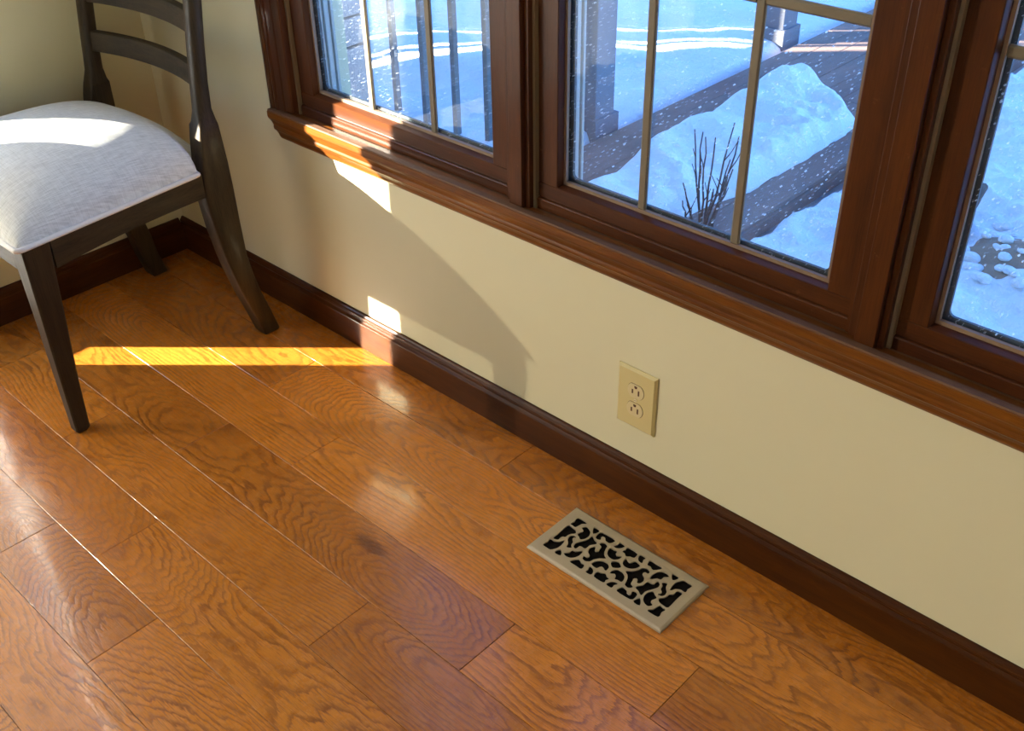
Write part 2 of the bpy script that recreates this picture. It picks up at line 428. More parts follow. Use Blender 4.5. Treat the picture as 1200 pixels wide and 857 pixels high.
# stool with moulded apron
stool = empty('trim_1', (1.52, 0, 0.44)); struct(stool, 'moulded orange-brown wood window stool running under all windows', 'window sill')
apron = [(0, 0.440), (-0.0035, 0.440), (-0.0070, 0.4455), (-0.0095, 0.4530), (-0.0135, 0.4600), (-0.0185, 0.4650), (-0.0195, 0.4700), (-0.0185, 0.4745), (-0.0215, 0.4815), (-0.0245, 0.4870), (-0.0285, 0.4920), (-0.0305, 0.4965), (-0.0305, 0.5075), (-0.0290, 0.5120), (0, 0.5120)]
MB().prism(apron[:-2] + [(-0.0285, 0.5090), (0, 0.5090)], 'x', 0.508, 2.550).build('apron_moulding', 'stool_x', stool)
MB().prism([(-0.0287, 0.5088), (-0.0283, 0.5118), (-0.0160, 0.5122), (-0.0150, 0.5112), (-0.0150, 0.5088)], 'x', 0.508, 2.550).build('stool_top', 'dusty', stool)
MB().prism([(-0.0146, 0.480), (-0.0146, 0.5070), (-0.0138, 0.5078), (0.010, 0.5062), (0.150, 0.5020), (0.150, 0.480)], 'x', 0.5672, 2.4840).build('inner_ledge', 'dusty', stool)
# side and head casings
cas = [(0.0, 0.0), (0.0, -0.0185), (0.0025, -0.0205), (0.0075, -0.0205), (0.0095, -0.0175), (0.0130, -0.0155), (0.0170, -0.0170), (0.0200, -0.0190), (0.0240, -0.0185), (0.0270, -0.0160), (0.0420, -0.0140), (0.0450, -0.0120), (0.0640, -0.0110), (0.0670, -0.0085), (0.0672, 0.0)]
struct(MB().prism([(0.506+p, q) for p, q in cas], 'z', 0.5123, 1.80).build('trim_2', 'trim_z'), 'reddish-brown moulded casing at the left end of the windows', 'window casing')
struct(MB().prism([(2.548-p, q) for p, q in cas], 'z', 0.5123, 1.80).build('trim_3', 'trim_z'), 'brown moulded casing at the far right end of the windows', 'window casing')
struct(MB().prism([(q, 1.872-p) for p, q in cas], 'x', 0.506, 2.548).build('trim_4', 'trim_x'), 'brown moulded head casing above the windows', 'window casing')
# frame jambs and mullion posts
DXW = 0.6534
struct(MB().box(0.5665, 0.5729, 0.0005, 0.100, 0.5080, WZ1-0.002).build('trim_5', 'trim_z'), 'narrow wood jamb between left casing and left sash', 'window jamb')
struct(MB().box(2.4772, 2.4845, 0.0005, 0.100, 0.5080, WZ1-0.002).build('trim_6', 'trim_z'), 'narrow wood jamb at the right end of the windows', 'window jamb')
struct(MB().box(0.5735, 2.4765, 0.0005, 0.100, 1.722, WZ1-0.001).build('trim_7', 'trim_x'), 'wood head jamb across the top of the windows', 'window jamb')
for i, lab in ((0, 'square wood mullion post between left and middle windows'), (1, 'square wood mullion post between middle and right windows')):
    px = 1.1866 + DXW*i
    po = empty('trim_%d' % (8+i), (px+0.0147, 0.0, 0.508)); struct(po, lab, 'window post')
    MB().box(px, px+0.0297, -0.0145, 0.100, 0.5075, 1.7215).build('post', 'trim_z', po, bevel=0.0012)
    MB().box(px-0.0152, px-0.0008, -0.0020, 0.100, 0.5075, 1.7215).build('stop', 'trim_z', po, bevel=0.001)
    MB().box(px+0.0305, px+0.0398, -0.0060, 0.100, 0.5075, 1.7215).build('stop', 'trim_z', po, bevel=0.001)

# ================================================================ WINDOWS
def window(idx, label):
    ox = DXW*(idx-2)
    X0, X1, Z0, Z1 = 1.2324+ox, 1.8176+ox, 0.5075, 1.7205
    w = empty('window_%d' % idx, ((X0+X1)/2, 0.03, Z0)); struct(w, label, 'window')
    yf, yb = 0.012, 0.050
    ST = 0.0405; RL = 0.0480
    gx0, gx1, gz0, gz1 = X0+ST, X1-ST, Z0+RL, Z1-0.05
    # bottom rail: lower step, groove, upper face with bevel
    MB().prism([(0.0075, Z0), (0.0075, Z0+0.0175), (0.0090, Z0+0.0192), (0.0105, Z0+0.0200), (0.0135, Z0+0.0202), (0.0135, Z0+0.0228), (0.0115, Z0+0.0232), (0.0115, gz0-0.0012), (0.0130, gz0), (0.0235, gz0+0.0035), (yb, gz0+0.0035), (yb, Z0)], 'x', X0, X1).build('bottom_rail', 'trim_x', w)
    MB().prism([(yf, Z1), (yf, gz1), (0.0235, gz1-0.0035), (yb, gz1-0.0035), (yb, Z1)], 'x', X0, X1).build('top_rail', 'trim_x', w)
    for s, xa in ((1, X0), (-1, X1)):
        MB().prism([(xa, yf), (xa, yb), (xa+s*(ST+0.0035), yb), (xa+s*(ST+0.0035), 0.0235), (xa+s*ST, 0.0130), (xa+s*(ST-0.0012), yf)], 'z', gz0+0.0002, gz1-0.0002).build('stile', 'trim_z', w)
        xs = xa - s*0.0005
        MB().box(min(xs, xs-s*0.0052), max(xs, xs-s*0.0052), 0.0035, 0.030, Z0+0.0005, Z1).build('weatherstrip', 'vinyl' if s > 0 else 'trim_z', w)
    # glazing beads and dark gasket
    e = 0.0036; bw = 0.0060; 
    MB().box(gx0+e, gx1-e, 0.0245, 0.0310, gz0+e-0.001, gz0+e+bw).build('glazing_bead', 'bead', w)
    MB().box(gx0+e, gx1-e, 0.0245, 0.0310, gz1-e-bw, gz1-e+0.001).build('glazing_bead', 'bead', w)
    for s, xa in ((1, gx0), (-1, gx1)):
        xi = xa + s*(e-0.001)
        MB().box(min(xi, xi+s*bw), max(xi, xi+s*bw), 0.0245, 0.0310, gz0+e+bw, gz1-e-bw).build('glazing_bead', 'bead', w)
    ax0, ax1, az0, az1 = gx0+e+bw, gx1-e-bw, gz0+e+bw, gz1-e-bw
    MB().box(ax0-0.012, ax1+0.012, 0.0320, 0.0350, az0-0.012, az1+0.012).build('pane', 'glass', w)
    g = 0.0045
    gas = MB()
    # gasket: frame with rounded inner corners
    outer = [(ax0-0.008, az0-0.008), (ax1+0.008, az0-0.008), (ax1+0.008, az1+0.008), (ax0-0.008, az1+0.008)]
    ro, ri = [], []
    rad = 0.009
    for (cx, cz, a0) in ((ax0+g+rad, az0+g+rad, 180), (ax1-g-rad, az0+g+rad, 270), (ax1-g-rad, az1-g-rad, 0), (ax0+g+rad, az1-g-rad, 90)):
        for k in range(6):
            a = R(a0 + 90*k/5); ri.append((cx+rad*math.cos(a), cz+rad*math.sin(a)))
    for q, (ox_, oz_) in enumerate(outer):
        for k in range(6): ro.append((ox_, oz_))
    rings = [[(p[0], 0.0365, p[1]) for p in ri], [(p[0], 0.0365, p[1]) for p in ro], [(p[0], 0.0410, p[1]) for p in ro], [(p[0], 0.0410, p[1]) for p in ri], [(p[0], 0.0365, p[1]) for p in ri]]
    gas.loft(rings, cap=False).build('gasket', 'spacer', w)
    # muntins
    for cx in (1.4372, 1.6115):
        MB().prism([(cx+ox-0.0078, 0.0315), (cx+ox-0.0078, 0.0285), (cx+ox-0.0050, 0.0262), (cx+ox+0.0050, 0.0262), (cx+ox+0.0078, 0.0285), (cx+ox+0.0078, 0.0315)], 'z', az0+0.0002, az1-0.0002).build('muntin', 'muntin', w)
    xs = [ax0+0.0002, 1.4372+ox-0.008, 1.4372+ox+0.008, 1.6115+ox-0.008, 1.6115+ox+0.008, ax1-0.0002]
    for cz in (0.9265, 1.297):
        for k in (0, 2, 4):
            MB().prism([(0.0315, cz-0.0078), (0.0285, cz-0.0078), (0.0262, cz-0.0050), (0.0262, cz+0.0050), (0.0285, cz+0.0078), (0.0315, cz+0.0078)], 'x', xs[k], xs[k+1]).build('muntin', 'muntin', w)
    # white cladding outside the sash, stepped
    for s, xa in ((1, X0), (-1, X1)):
        for (d0, d1, y0, y1) in ((0.012, 0.0335, 0.0520, 0.0590), (0.012, 0.0270, 0.0594, 0.0680), (0.012, 0.0320, 0.0684, 0.0770), (0.012, 0.0255, 0.0774, 0.0860), (0.012, 0.0300, 0.0864, 0.0930)):
            MB().box(min(xa+s*d0, xa+s*d1), max(xa+s*d0, xa+s*d1), y0, y1, 0.512, 1.715).build('cladding', 'extframe', w, bevel=0.0015)
    MB().prism([(0.0520, 0.470), (0.0520, 0.512), (0.190, 0.480), (0.190, 0.462)], 'x', X0+0.031, X1-0.031).build('outer_sill', 'extframe', w)
    return w
window(1, 'left window with dark upright porch balusters seen through it')
window(2, 'middle window with tan muntins looking on the snow bank')
window(3, 'right window cut by the picture edge, snow outside')

# ================================================================ PATIO DOOR (outside the frame, lets the low sun in)
d = empty('door_1', (-0.08, -1.5, 0.0)); struct(d, 'glazed patio door in the left wall letting in low sun', 'door')
MB().box(-0.145, -0.005, DY0-0.001, DY0-0.040+0.038, 0.0, DZ1-0.002).build('jamb', 'doorframe', d)
MB().box(-0.145, -0.005, DY1+0.002, DY1+0.040, 0.0, DZ1-0.002).build('jamb', 'doorframe', d)
MB().box(-0.145, -0.005, DY1+0.041, DY0-0.004, 0.001, 0.030).build('threshold', 'doorframe', d)
MB().box(-0.100, -0.060, -2.345, -2.275, 0.031, DZ1-0.003).build('meeting_stile', 'doorframe', d)
MB().box(-0.100, -0.060, -2.274, DY0-0.004, 0.031, 0.105).build('bottom_rail', 'doorframe', d)
MB().box(-0.084, -0.078, DY1+0.041, -2.346, 0.031, DZ1-0.003).build('pane', 'doorglass', d)
MB().box(-0.084, -0.078, -2.274, DY0-0.004, 0.106, DZ1-0.003).build('pane', 'doorglass', d)
struct(MB().box(0.0005, 0.0100, DY0-0.001, DY0+0.055, 0.0, DZ1+0.05).build('trim_10', 'trim_z'), 'flat wood casing beside the patio door', 'door casing')
# sheer curtain with folds, gathered away from the near jamb so that a slit of direct sun gets in
cv = MB(); nn = 90; ring = []
for zz in (0.012, 0.5, 1.0, 1.5, 2.10):
    ring.append([(0.060 + 0.016*math.sin(k*0.85) + 0.006*math.sin(k*2.3+zz), -0.690 - (k/nn)*1.80, zz) for k in range(nn+1)])
cv.loft(ring, cap=False, closed=False)
cu = cv.build('sheer_curtain', 'sheer', smooth=True); tag(cu, 'grey sheer curtain hanging in folds at the patio door', 'curtain')
cr = MB().tube([(0.06, -0.45, 2.115), (0.06, -2.6, 2.115)], 0.011, 10).build('curtain_rod', 'doorframe', smooth=True); tag(cr, 'white rod carrying the grey sheer curtain', 'curtain rod')
# unseen window added behind the viewer so daylight fills the room
w4 = empty('window_4', (2.92, RY-0.08, 0.90)); struct(w4, 'unseen white window added behind the viewer for fill light', 'window')
for (a, b_, c, e_) in ((2.602, 2.65, 0.902, 2.148), (3.19, 3.238, 0.902, 2.148), (2.651, 3.189, 0.902, 0.95), (2.651, 3.189, 2.10, 2.148)):
    MB().box(a, b_, RY-0.11, RY-0.05, c, e_).build('frame', 'doorframe', w4)
MB().box(2.651, 3.189, RY-0.084, RY-0.080, 0.951, 2.099).build('pane', 'doorglass', w4)

# ================================================================ OUTSIDE
GZ = -0.15
def snow_sheet(name, fn, x0, x1, y0, y1, nx, ny, mat='snow', parent=None, thick=True):
    b = MB()
    for j in range(ny+1):
        for i in range(nx+1):
            x = x0+(x1-x0)*i/nx; y = y0+(y1-y0)*j/ny
            b.v.append((x, y, fn(x, y)))
    for j in range(ny):
        for i in range(nx):
            a = j*(nx+1)+i; b.f.append((a, a+1, a+nx+2, a+nx+1))
    o = b.build(name, mat, parent, smooth=True)
    return o
def nz(x, y, s, k=0.0): return mnoise.noise(Vector((x*s, y*s, k)))
def smooth(a, b_, x):
    t = max(0.0, min(1.0, (x-a)/(b_-a))); return t*t*(3-2*t)
# far ground everywhere
struct(MB().box(-30, 30, -30, 30, -0.60, -0.40).build('ground', 'snow'), 'snow covered ground around the house', 'ground')
# snow field beyond the boardwalk (left of it) and drift on the right
def f_left(x, y):
    e = 1 - smooth(0.06, 0.145, x + 0.02*nz(0, y, 3.0))
    z = GZ - 0.12 - 0.07*(1-smooth(-0.25, 0.0, x))*(1-smooth(1.45, 1.9, y)) + e*(0.135 + 0.03*nz(x, y, 1.1, 3) + 0.022*nz(x, y, 4.0, 5) + 0.012*nz(x, y, 9.0, 8))
    return z
o = snow_sheet('snow_field', f_left, -6.0, 0.17, 1.02, 9.0, 150, 180); tag(o, 'wide field of blue-shaded snow beyond the dark balusters', 'snow'); o['kind'] = 'stuff'
def f_right(x, y):
    edge = 0.885 + 0.020*nz(0, y, 5.0, 1.0) + 0.02*smooth(1.3, 2.0, y)
    e = smooth(edge, edge+0.10, x)
    return GZ - 0.10 + e*(0.125 + 0.05*smooth(1.0, 1.5, x) + 0.035*nz(x, y, 1.7, 9) + 0.036*nz(x, y, 5.0, 4) + 0.024*nz(x, y, 12.0, 2) + 0.012*nz(x, y, 27.0, 6))
o = snow_sheet('snow_bank', f_right, 0.84, 4.0, 0.30, 5.5, 270, 380); tag(o, 'lumpy snow bank close below the right window', 'snow bank'); o['kind'] = 'stuff'
# drift lying on the boardwalk
def f_mound(x, y):
    inner = 0.315 + 0.06*(1-smooth(1.15, 1.6, y)) + 0.012*nz(0.3, y, 6.0)
    outer = 0.785 + 0.010*nz(0.9, y, 9.0) - 0.05*(1-smooth(1.2, 1.6, y))
    tip = 2.56 - 0.30*max(0.0, (x-0.40)/0.4) + 0.03*nz(x, 0, 9.0)
    e = smooth(inner-0.01, inner+0.10, x) * (1 - smooth(outer-0.07, outer+0.01, x)) * (1 - smooth(tip-0.16, tip, y))
    h = 0.075 + 0.045*nz(x, y, 2.2, 6) + 0.035*math.exp(-((x-0.42)/0.14)**2 - ((y-2.32)/0.22)**2) + 0.030*nz(x, y, 6.0, 3) + 0.022*nz(x, y, 15.0, 3)*(0.35+0.65*smooth(0.45, 0.65, x)) + 0.012*nz(x, y, 34.0, 7)*(0.2+0.8*smooth(0.5, 0.68, x)*smooth(1.6, 2.0, y))
    return GZ - 0.05 + math.sqrt(max(e, 0))*(0.052 + h)
o = snow_sheet('snow_drift', f_mound, 0.26, 0.83, 0.30, 2.70, 110, 380); tag(o, 'rounded snow drift lying along the boardwalk below the middle window', 'snow drift')
# boardwalk
bw = struct(MB().box(0.145, 0.90, 0.25, 6.0, GZ-0.06, GZ-0.0165).build('boardwalk', 'board'), 'weathered grey-brown boardwalk with snow drifts', 'boardwalk')
k = 0; x = 0.145
for wdt in (0.090, 0.090, 0.090, 0.090, 0.090, 0.090, 0.090, 0.115):
    segs = ((0.25, 2.40), (2.403, 6.0)) if k % 2 else ((0.25, 3.1), (3.103, 6.0))
    for a, b_ in segs:
        MB().box(x+0.001, x+wdt-0.001, a, b_, GZ-0.016, GZ + 0.0008*(k % 3)).build('board', 'board', bw, bevel=0.002)
    x += wdt; k += 1
# porch posts
def porch_post(cx, cy, w, label):
    p = empty('porch_post', (cx, cy, GZ)); tag(p, label, 'post', 'porch posts along the boardwalk')
    MB().box(cx-w/2, cx+w/2, cy-w/2, cy+w/2, GZ-0.03, 3.2).build('shaft', 'post', p, bevel=0.004)
    e = 0.012
    bb_ = MB()
    for (a0, a1, c0, c1) in ((-w/2-e, w/2+e, -w/2-e, -w/2), (-w/2-e, w/2+e, w/2, w/2+e), (-w/2-e, -w/2, -w/2, w/2), (w/2, w/2+e, -w/2, w/2)):
        bb_.box(cx+a0, cx+a1, cy+c0, cy+c1, GZ-0.03, GZ+0.055)
    bb_.build('base_trim', 'post', p)
porch_post(0.062, 1.60, 0.105, 'grey square porch post at the left side of the middle window')
porch_post(0.030, 2.88, 0.110, 'farther grey porch post near the top of the middle window')
# railing with balusters
rl = empty('porch_railing', (-0.5, 1.35, GZ)); tag(rl, 'dark porch railing with upright balusters outside the left window', 'railing')
for k in range(14):
    bx_ = -0.213 - 0.163*k
    MB().box(bx_-0.0115, bx_+0.0115, 1.339, 1.362, GZ-0.09, 0.949).build('baluster', 'railing', rl, bevel=0.003)
MB().box(-2.45, 0.06, 1.322, 1.379, 0.950, 0.990).build('handrail', 'railing', rl, bevel=0.006)
# stone clad wing that shades the yard
wg = struct(MB().box(-2.04, -0.235, 0.155, 0.795, -0.45, 4.0).build('wall_wing', 'mortar'), 'stone clad corner of the house beside the left window', 'stone wall')
zc = -0.40; r_ = 0; random.seed(5)
while zc < 1.6:
    hgt = (0.11, 0.20, 0.14, 0.24, 0.09)[r_ % 5]
    y = 0.156; q = 0
    while y < 0.80:
        ln = (0.17, 0.24, 0.13, 0.21)[(q + r_) % 4]
        y2 = min(y+ln, 0.83)
        if 0.83 - y2 < 0.06: y2 = 0.83
        xo = -0.200 + random.uniform(-0.006, 0.004)
        x_in = -0.234
        bb_ = MB().box(x_in, xo, y+0.004, y2-0.002, zc+0.004, zc+hgt-0.004)
        bb_.build('stone', 'stone', wg, bevel=0.004)
        if y2 >= 0.83: break
        y = y2; q += 1
    # return face of the corner
    xx = -0.236
    while xx > -0.95:
        x2 = xx - (0.20, 0.27, 0.16)[(q + r_) % 3]
        MB().box(x2+0.004, xx-0.004, 0.796, 0.828, zc+0.004, zc+hgt-0.004).build('stone', 'stone', wg, bevel=0.004)
        xx = x2; q += 1
    zc += hgt; r_ += 1
# unseen block and trunk added farther left to shade the yard except a streak
st = empty('blocker', (-7.5, 0.6, -0.4)); tag(st, 'unseen added garage standing left of the house', 'sun blocker')
MB().box(-12.0, -3.10, 0.25, 1.0, -0.45, 3.4).build('wall', 'mortar', st)
MB().prism([(0.1, 3.401), (1.15, 3.401), (0.625, 3.9)], 'x', -12.1, -3.02).build('blocker_top', 'railing', st)
tt = MB().tube([(-2.885, 0.28, -0.45), (-2.885, 0.28, 1.0), (-2.89, 0.29, 4.0)], [0.075, 0.075, 0.05], 10).build('trunk_blocker', 'bark', smooth=True); tag(tt, 'unseen added trunk shape blocking sun between wing and garage', 'tree')
# leafless shrub
sh = empty('leafless_shrub', (0.80, 1.22, GZ)); tag(sh, 'leafless twiggy shrub standing in the snow below the middle window', 'shrub')
random.seed(23)
twigs = [((0.80, 1.215), (0.738, 1.235, 0.135)), ((0.79, 1.215), (0.752, 1.245, 0.128)), ((0.80, 1.22), (0.765, 1.25, 0.115)), ((0.805, 1.22), (0.800, 1.245, 0.125)), ((0.80, 1.225), (0.848, 1.255, 0.178)),
         ((0.81, 1.22), (0.872, 1.25, 0.145)), ((0.815, 1.215), (0.862, 1.225, 0.03)), ((0.81, 1.21), (0.876, 1.225, 0.055)), ((0.795, 1.205), (0.732, 1.20, -0.02)), ((0.80, 1.205), (0.835, 1.20, -0.01)), ((0.78, 1.195), (0.742, 1.185, -0.07)), ((0.82, 1.23), (0.835, 1.27, 0.06))]
for (bx_, by_), (tx, ty, tz) in twigs:
    base = Vector((bx_, by_, GZ-0.02)); tip = Vector((tx, ty, tz)); pts = []
    for k in range(7):
        t_ = k/6; p = base.lerp(tip, t_)
        p.x += 0.5*(base.x-tip.x)*-math.sin(math.pi*t_)*0.25 + random.uniform(-0.004, 0.004); p.y += random.uniform(-0.004, 0.004)
        pts.append(p)
    tw = MB().tube(pts, [0.0042*(1-0.55*k/6) for k in range(7)], 6).build('twig', 'bark', sh, smooth=True)
    for q in range(2):
        k = random.choice((2, 3, 4)); p = pts[k]
        e_ = p + Vector((random.uniform(-0.03, 0.03), random.uniform(-0.02, 0.02), random.uniform(0.03, 0.07)))
        MB().tube([p, p.lerp(e_, 0.5) + Vector((0.003, 0, 0)), e_], [0.0020, 0.0016, 0.0012], 5).build('shoot', 'bark', tw, smooth=True)
# old branch and bare soil with snow clods near the right window
lg = MB().tube([(1.442, 1.481, -0.095), (1.424, 1.537, -0.055), (1.406, 1.608, -0.03), (1.403, 1.68, -0.015), (1.4, 1.729, -0.015)], [0.030, 0.030, 0.026, 0.018, 0.012], 9).build('fallen_branch', 'bark', smooth=True); tag(lg, 'dark fallen branch sticking out of the snow by the right window', 'branch')
def f_soil(x, y):
    r = math.hypot((x-1.66)/0.19, (y-1.47)/0.15)
    return -0.075 + 0.05*(1-min(r, 1.0)**2) - 0.10*max(0, r-0.9) + 0.012*nz(x, y, 22.0)
o = snow_sheet('bare_soil_patch', f_soil, 1.46, 1.88, 1.30, 1.64, 40, 34, 'soil'); tag(o, 'patch of bare brown soil in the snow by the right window', 'soil'); o['kind'] = 'stuff'
random.seed(8)
for k in range(60):
    cx, cy = random.uniform(1.48, 1.86), random.uniform(1.30, 1.66); rr = random.uniform(0.006, 0.020)
    me = bpy.data.meshes.new('snow_clod'); bm = bmesh.new(); bmesh.ops.create_icosphere(bm, subdivisions=2, radius=rr)
    for v in bm.verts: v.co *= 1 + 0.35*mnoise.noise(v.co*70 + Vector((k, 0, 0)))
    bm.to_mesh(me); bm.free()
    for p in me.polygons: p.use_smooth = True
    o = bpy.data.objects.new('snow_clod', me); COL.objects.link(o); me.materials.append(M['snow'])
    o.location = (cx, cy, max(f_soil(cx, cy), f_right(cx, cy)) + rr*0.4); o.scale = (1.2, 1, 0.7)
    tag(o, 'small snow clod scattered on the bare soil patch', 'snow clod', 'snow clods on the bare soil')

# ================================================================ CHAIR
CX = 0.276
ch = empty('dining_chair', (CX, -0.35, 0)); tag(ch, 'dark wood ladder-back dining chair with cream upholstered seat in the corner', 'chair')
def mir(x, s): return CX + s*(x-CX)
def rect_ring(x0, x1, y0, y1, z, c=0.003):
    return [(x0+c, y0, z), (x1-c, y0, z), (x1, y0+c, z), (x1, y1-c, z), (x1-c, y1, z), (x0+c, y1, z), (x0, y1-c, z), (x0, y0+c, z)]
def round_ring(cx, cy, hx, hy, z, n=20, p=2.6):
    out = []
    for k in range(n):
        a = 2*math.pi*k/n; c_, s_ = math.cos(a), math.sin(a)
        out.append((cx+hx*math.copysign(abs(c_)**(2/p), c_), cy+hy*math.copysign(abs(s_)**(2/p), s_), z))
    return out
for s in (1, -1):
    rings = []
    for z, xa, xb, ya, yb in ((0.0, 0.511, 0.529, -0.602, -0.580), (0.006, 0.506, 0.5325, -0.606, -0.576), (0.10, 0.502, 0.5325, -0.606, -0.572), (0.25, 0.494, 0.5325, -0.605, -0.561), (0.4185, 0.482, 0.5325, -0.604, -0.549)):
        xa, xb = sorted((mir(xa, s), mir(xb, s))); dy = 0.0 if s > 0 else -0.003; rings.append(rect_ring(xa, xb, ya+dy, yb+dy, z))
    MB().loft(rings).build('leg', 'chair_z', ch)
# rear legs run up into the back posts
PY = [(0.0, -0.1265, -0.0905, 0.513), (0.004, -0.129, -0.088, 0.516), (0.06, -0.145, -0.103, 0.514), (0.11, -0.161, -0.117, 0.512), (0.16, -0.174, -0.127, 0.510), (0.209, -0.1847, -0.1337, 0.508), (0.287, -0.196, -0.133, 0.503), (0.366, -0.2015, -0.131, 0.498), (0.424, -0.1935, -0.1305, 0.493), (0.482, -0.1825, -0.1310, 0.486), (0.505, -0.1760, -0.1310, 0.482)]
PU = [(0.512, -0.1740, -0.1310, 0.479), (0.5345, -0.1700, -0.1310, 0.477), (0.589, -0.1635, -0.128, 0.476), (0.669, -0.1535, -0.119, 0.475), (0.749, -0.1427, -0.1077, 0.474), (0.86, -0.126, -0.093, 0.473), (0.96, -0.106, -0.075, 0.472), (1.02, -0.093, -0.064, 0.471), (1.03, -0.089, -0.068, 0.468)]
def post_y(z):
    P = PY + PU
    for (a, f0, b0, _), (c, f1, b1, _) in zip(P[:-1], P[1:]):
        if a <= z <= c:
            t = (z-a)/(c-a); return f0+(f1-f0)*t, b0+(b1-b0)*t
    return P[-1][1], P[-1][2]
SKEW = 0.055                                   # the chair stands turned a little in the corner
def sk(x): return SKEW*(x-0.53)
for s in (1, -1):
    rings = []
    for k, (z, f_, b_, xo) in enumerate(PY + PU):
        up = k >= len(PY); j = k-len(PY)
        x_ = xo if s > 0 else 0.552 - (0.512 + 0.1*(xo-0.512))
        dy = 0.0 if s > 0 else -0.026 + 0.57*(0.0 if z < 0.1 else 0.012)
        if not up:
            xi = x_ - s*(0.0445 - (0.004 if k == 0 else 0))
            rings.append(round_ring((x_+xi)/2, (f_+b_)/2+dy, abs(x_-xi)/2, (b_-f_)/2, z, 24, 9.0))
        else:
            hx = 0.0195 if j == 0 else (0.012 if j == len(PU)-1 else 0.0172)
            rings.append(round_ring(x_-s*0.0185, (f_+b_)/2+dy, hx, (b_-f_)/2 * (1.0 if j == 0 else 0.94), z, 24, 5.0 if j == 0 else 2.7))
    o = MB().loft(rings).build('rear_leg', 'chair_z', ch, smooth=True)
    md = o.modifiers.new('edge', 'EDGE_SPLIT'); md.split_angle = R(38)
# ladder rails, bowed backwards
def ladder(z0, z1, arch=0.0, name='back_rail'):
    n = 20; rings = []
    xa, xb = 0.066, 0.452
    for k in range(n+1):
        t = k/n; x = xa+(xb-xa)*t; bow = 0.030*(1-(2*t-1)**2) - 0.020*(1-t); up = arch*(1-(2*t-1)**2)
        f0, b0 = post_y(z0); f1, b1 = post_y(min(z1, 1.02))
        ym0, ym1 = (f0+b0)/2+bow, (f1+b1)/2+bow; h = 0.0085
        rings.append([(x, ym0-h, z0+0.002), (x, ym0-h+0.002, z0), (x, ym0+h-0.002, z0), (x, ym0+h, z0+0.002), (x, ym1+h, z1+up-0.002), (x, ym1+h-0.002, z1+up), (x, ym1-h+0.002, z1+up), (x, ym1-h, z1+up-0.002)])
    MB().loft(rings).build(name, 'chair_x', ch)
ladder(0.577, 0.620); ladder(0.681, 0.724); ladder(0.786, 0.830); ladder(0.905, 0.975, 0.03, 'crest_rail')
# seat rails
for s in (1, -1):
    rings = []
    for k in range(9):
        t = k/8; y = -0.5485 + (-0.199+0.5485)*t
        xo = mir(0.5305-(0.5305-0.4935)*t, s); xi = mir(0.5065-(0.5065-0.4695)*t, s)
        y += 0.0 if s > 0 else -0.003 - 0.012*t
        if s < 0: xo -= 0.012*t; xi -= 0.012*t
        zb = 0.3600 + 0.004*t + 0.006*math.sin(math.pi*t)
        rings.append([(xo, y, zb+0.002), (xo, y, 0.4185), (xi, y, 0.4185), (xi, y, zb)])
    MB().loft(rings).build('side_rail', 'chair_y', ch)
MB().loft([[(x_, -0.6020, 0.362), (x_, -0.5780, 0.362), (x_, -0.5780, 0.4185), (x_, -0.6020, 0.4185)] for x_ in (mir(0.4815, -1), 0.4815)]).build('front_rail', 'chair_x', ch, bevel=0.002)
MB().loft([[(x_, -0.178+0.8*sk(x_), 0.364), (x_, -0.154+0.8*sk(x_), 0.364), (x_, -0.154+0.8*sk(x_), 0.4185), (x_, -0.178+0.8*sk(x_), 0.4185)] for x_ in (0.0868, 0.4475)]).build('rear_seat_rail', 'chair_x', ch, bevel=0.002)
# cushion
YF, YB = -0.612, -0.150
def halfw(y):
    t = (y-YF)/(YB-YF)
    w = 0.2585 - 0.0370*min(t/0.89, 1.0)
    if y < YF+0.012: w -= 0.006*(1-(y-YF)/0.012)**2
    if y > -0.206: w -= 0.049*smooth(-0.2065, -0.199, y) + 0.01*smooth(-0.199, YB, y)
    return w
def dome(u, v):
    a = (1-abs(u)**2.6); c_ = (1-abs(v)**2.8)
    return (max(a, 0)**0.46)*(max(c_, 0)**0.46)
NU, NV = 56, 56
def sp(i, n):                                # denser towards the rim
    t = 2*i/n-1; return math.sin(t*math.pi/2)
b = MB()
for j in range(NV+1):
    v = sp(j, NV); y = YF + (YB-YF)*(v+1)/2
    for i in range(NU+1):
        u = sp(i, NU); x = CX + u*halfw(y) - (0.012*(v+1)/2 if u < 0 else 0)*abs(u)
        b.v.append((x, y + sk(x)*(v+1)/2, 0.4245 + 0.104*dome(u, v)))
for j in range(NV):
    for i in range(NU):
        a = j*(NU+1)+i; b.f.append((a, a+1, a+NU+2, a+NU+1))
# underside
base = len(b.v)
rim = [j*(NU+1) for j in range(NV)] + [NV*(NU+1)+i for i in range(NU)] + [j*(NU+1)+NU for j in range(NV, 0, -1)] + [i for i in range(NU, 0, -1)]
for r0 in rim: b.v.append((b.v[r0][0], b.v[r0][1], 0.4192))
m_ = len(rim)
for k in range(m_): b.f.append((rim[k], rim[(k+1) % m_], base+(k+1) % m_, base+k))
b.f.append(tuple(base+k for k in range(m_)))
cus = b.build('seat_cushion', 'fabric', ch, smooth=True); cus['label'] = 'cream woven linen seat cushion with white piping'
pts = []
for k in range(0, m_): pts.append((CX + (b.v[rim[k]][0]-CX)*1.010, b.v[rim[k]][1] + (-0.0015 if b.v[rim[k]][1] < -0.6 else 0), 0.4240))
MB().tube(pts, 0.0054, 8, loop=True).build('piping', 'piping', cus, smooth=True)

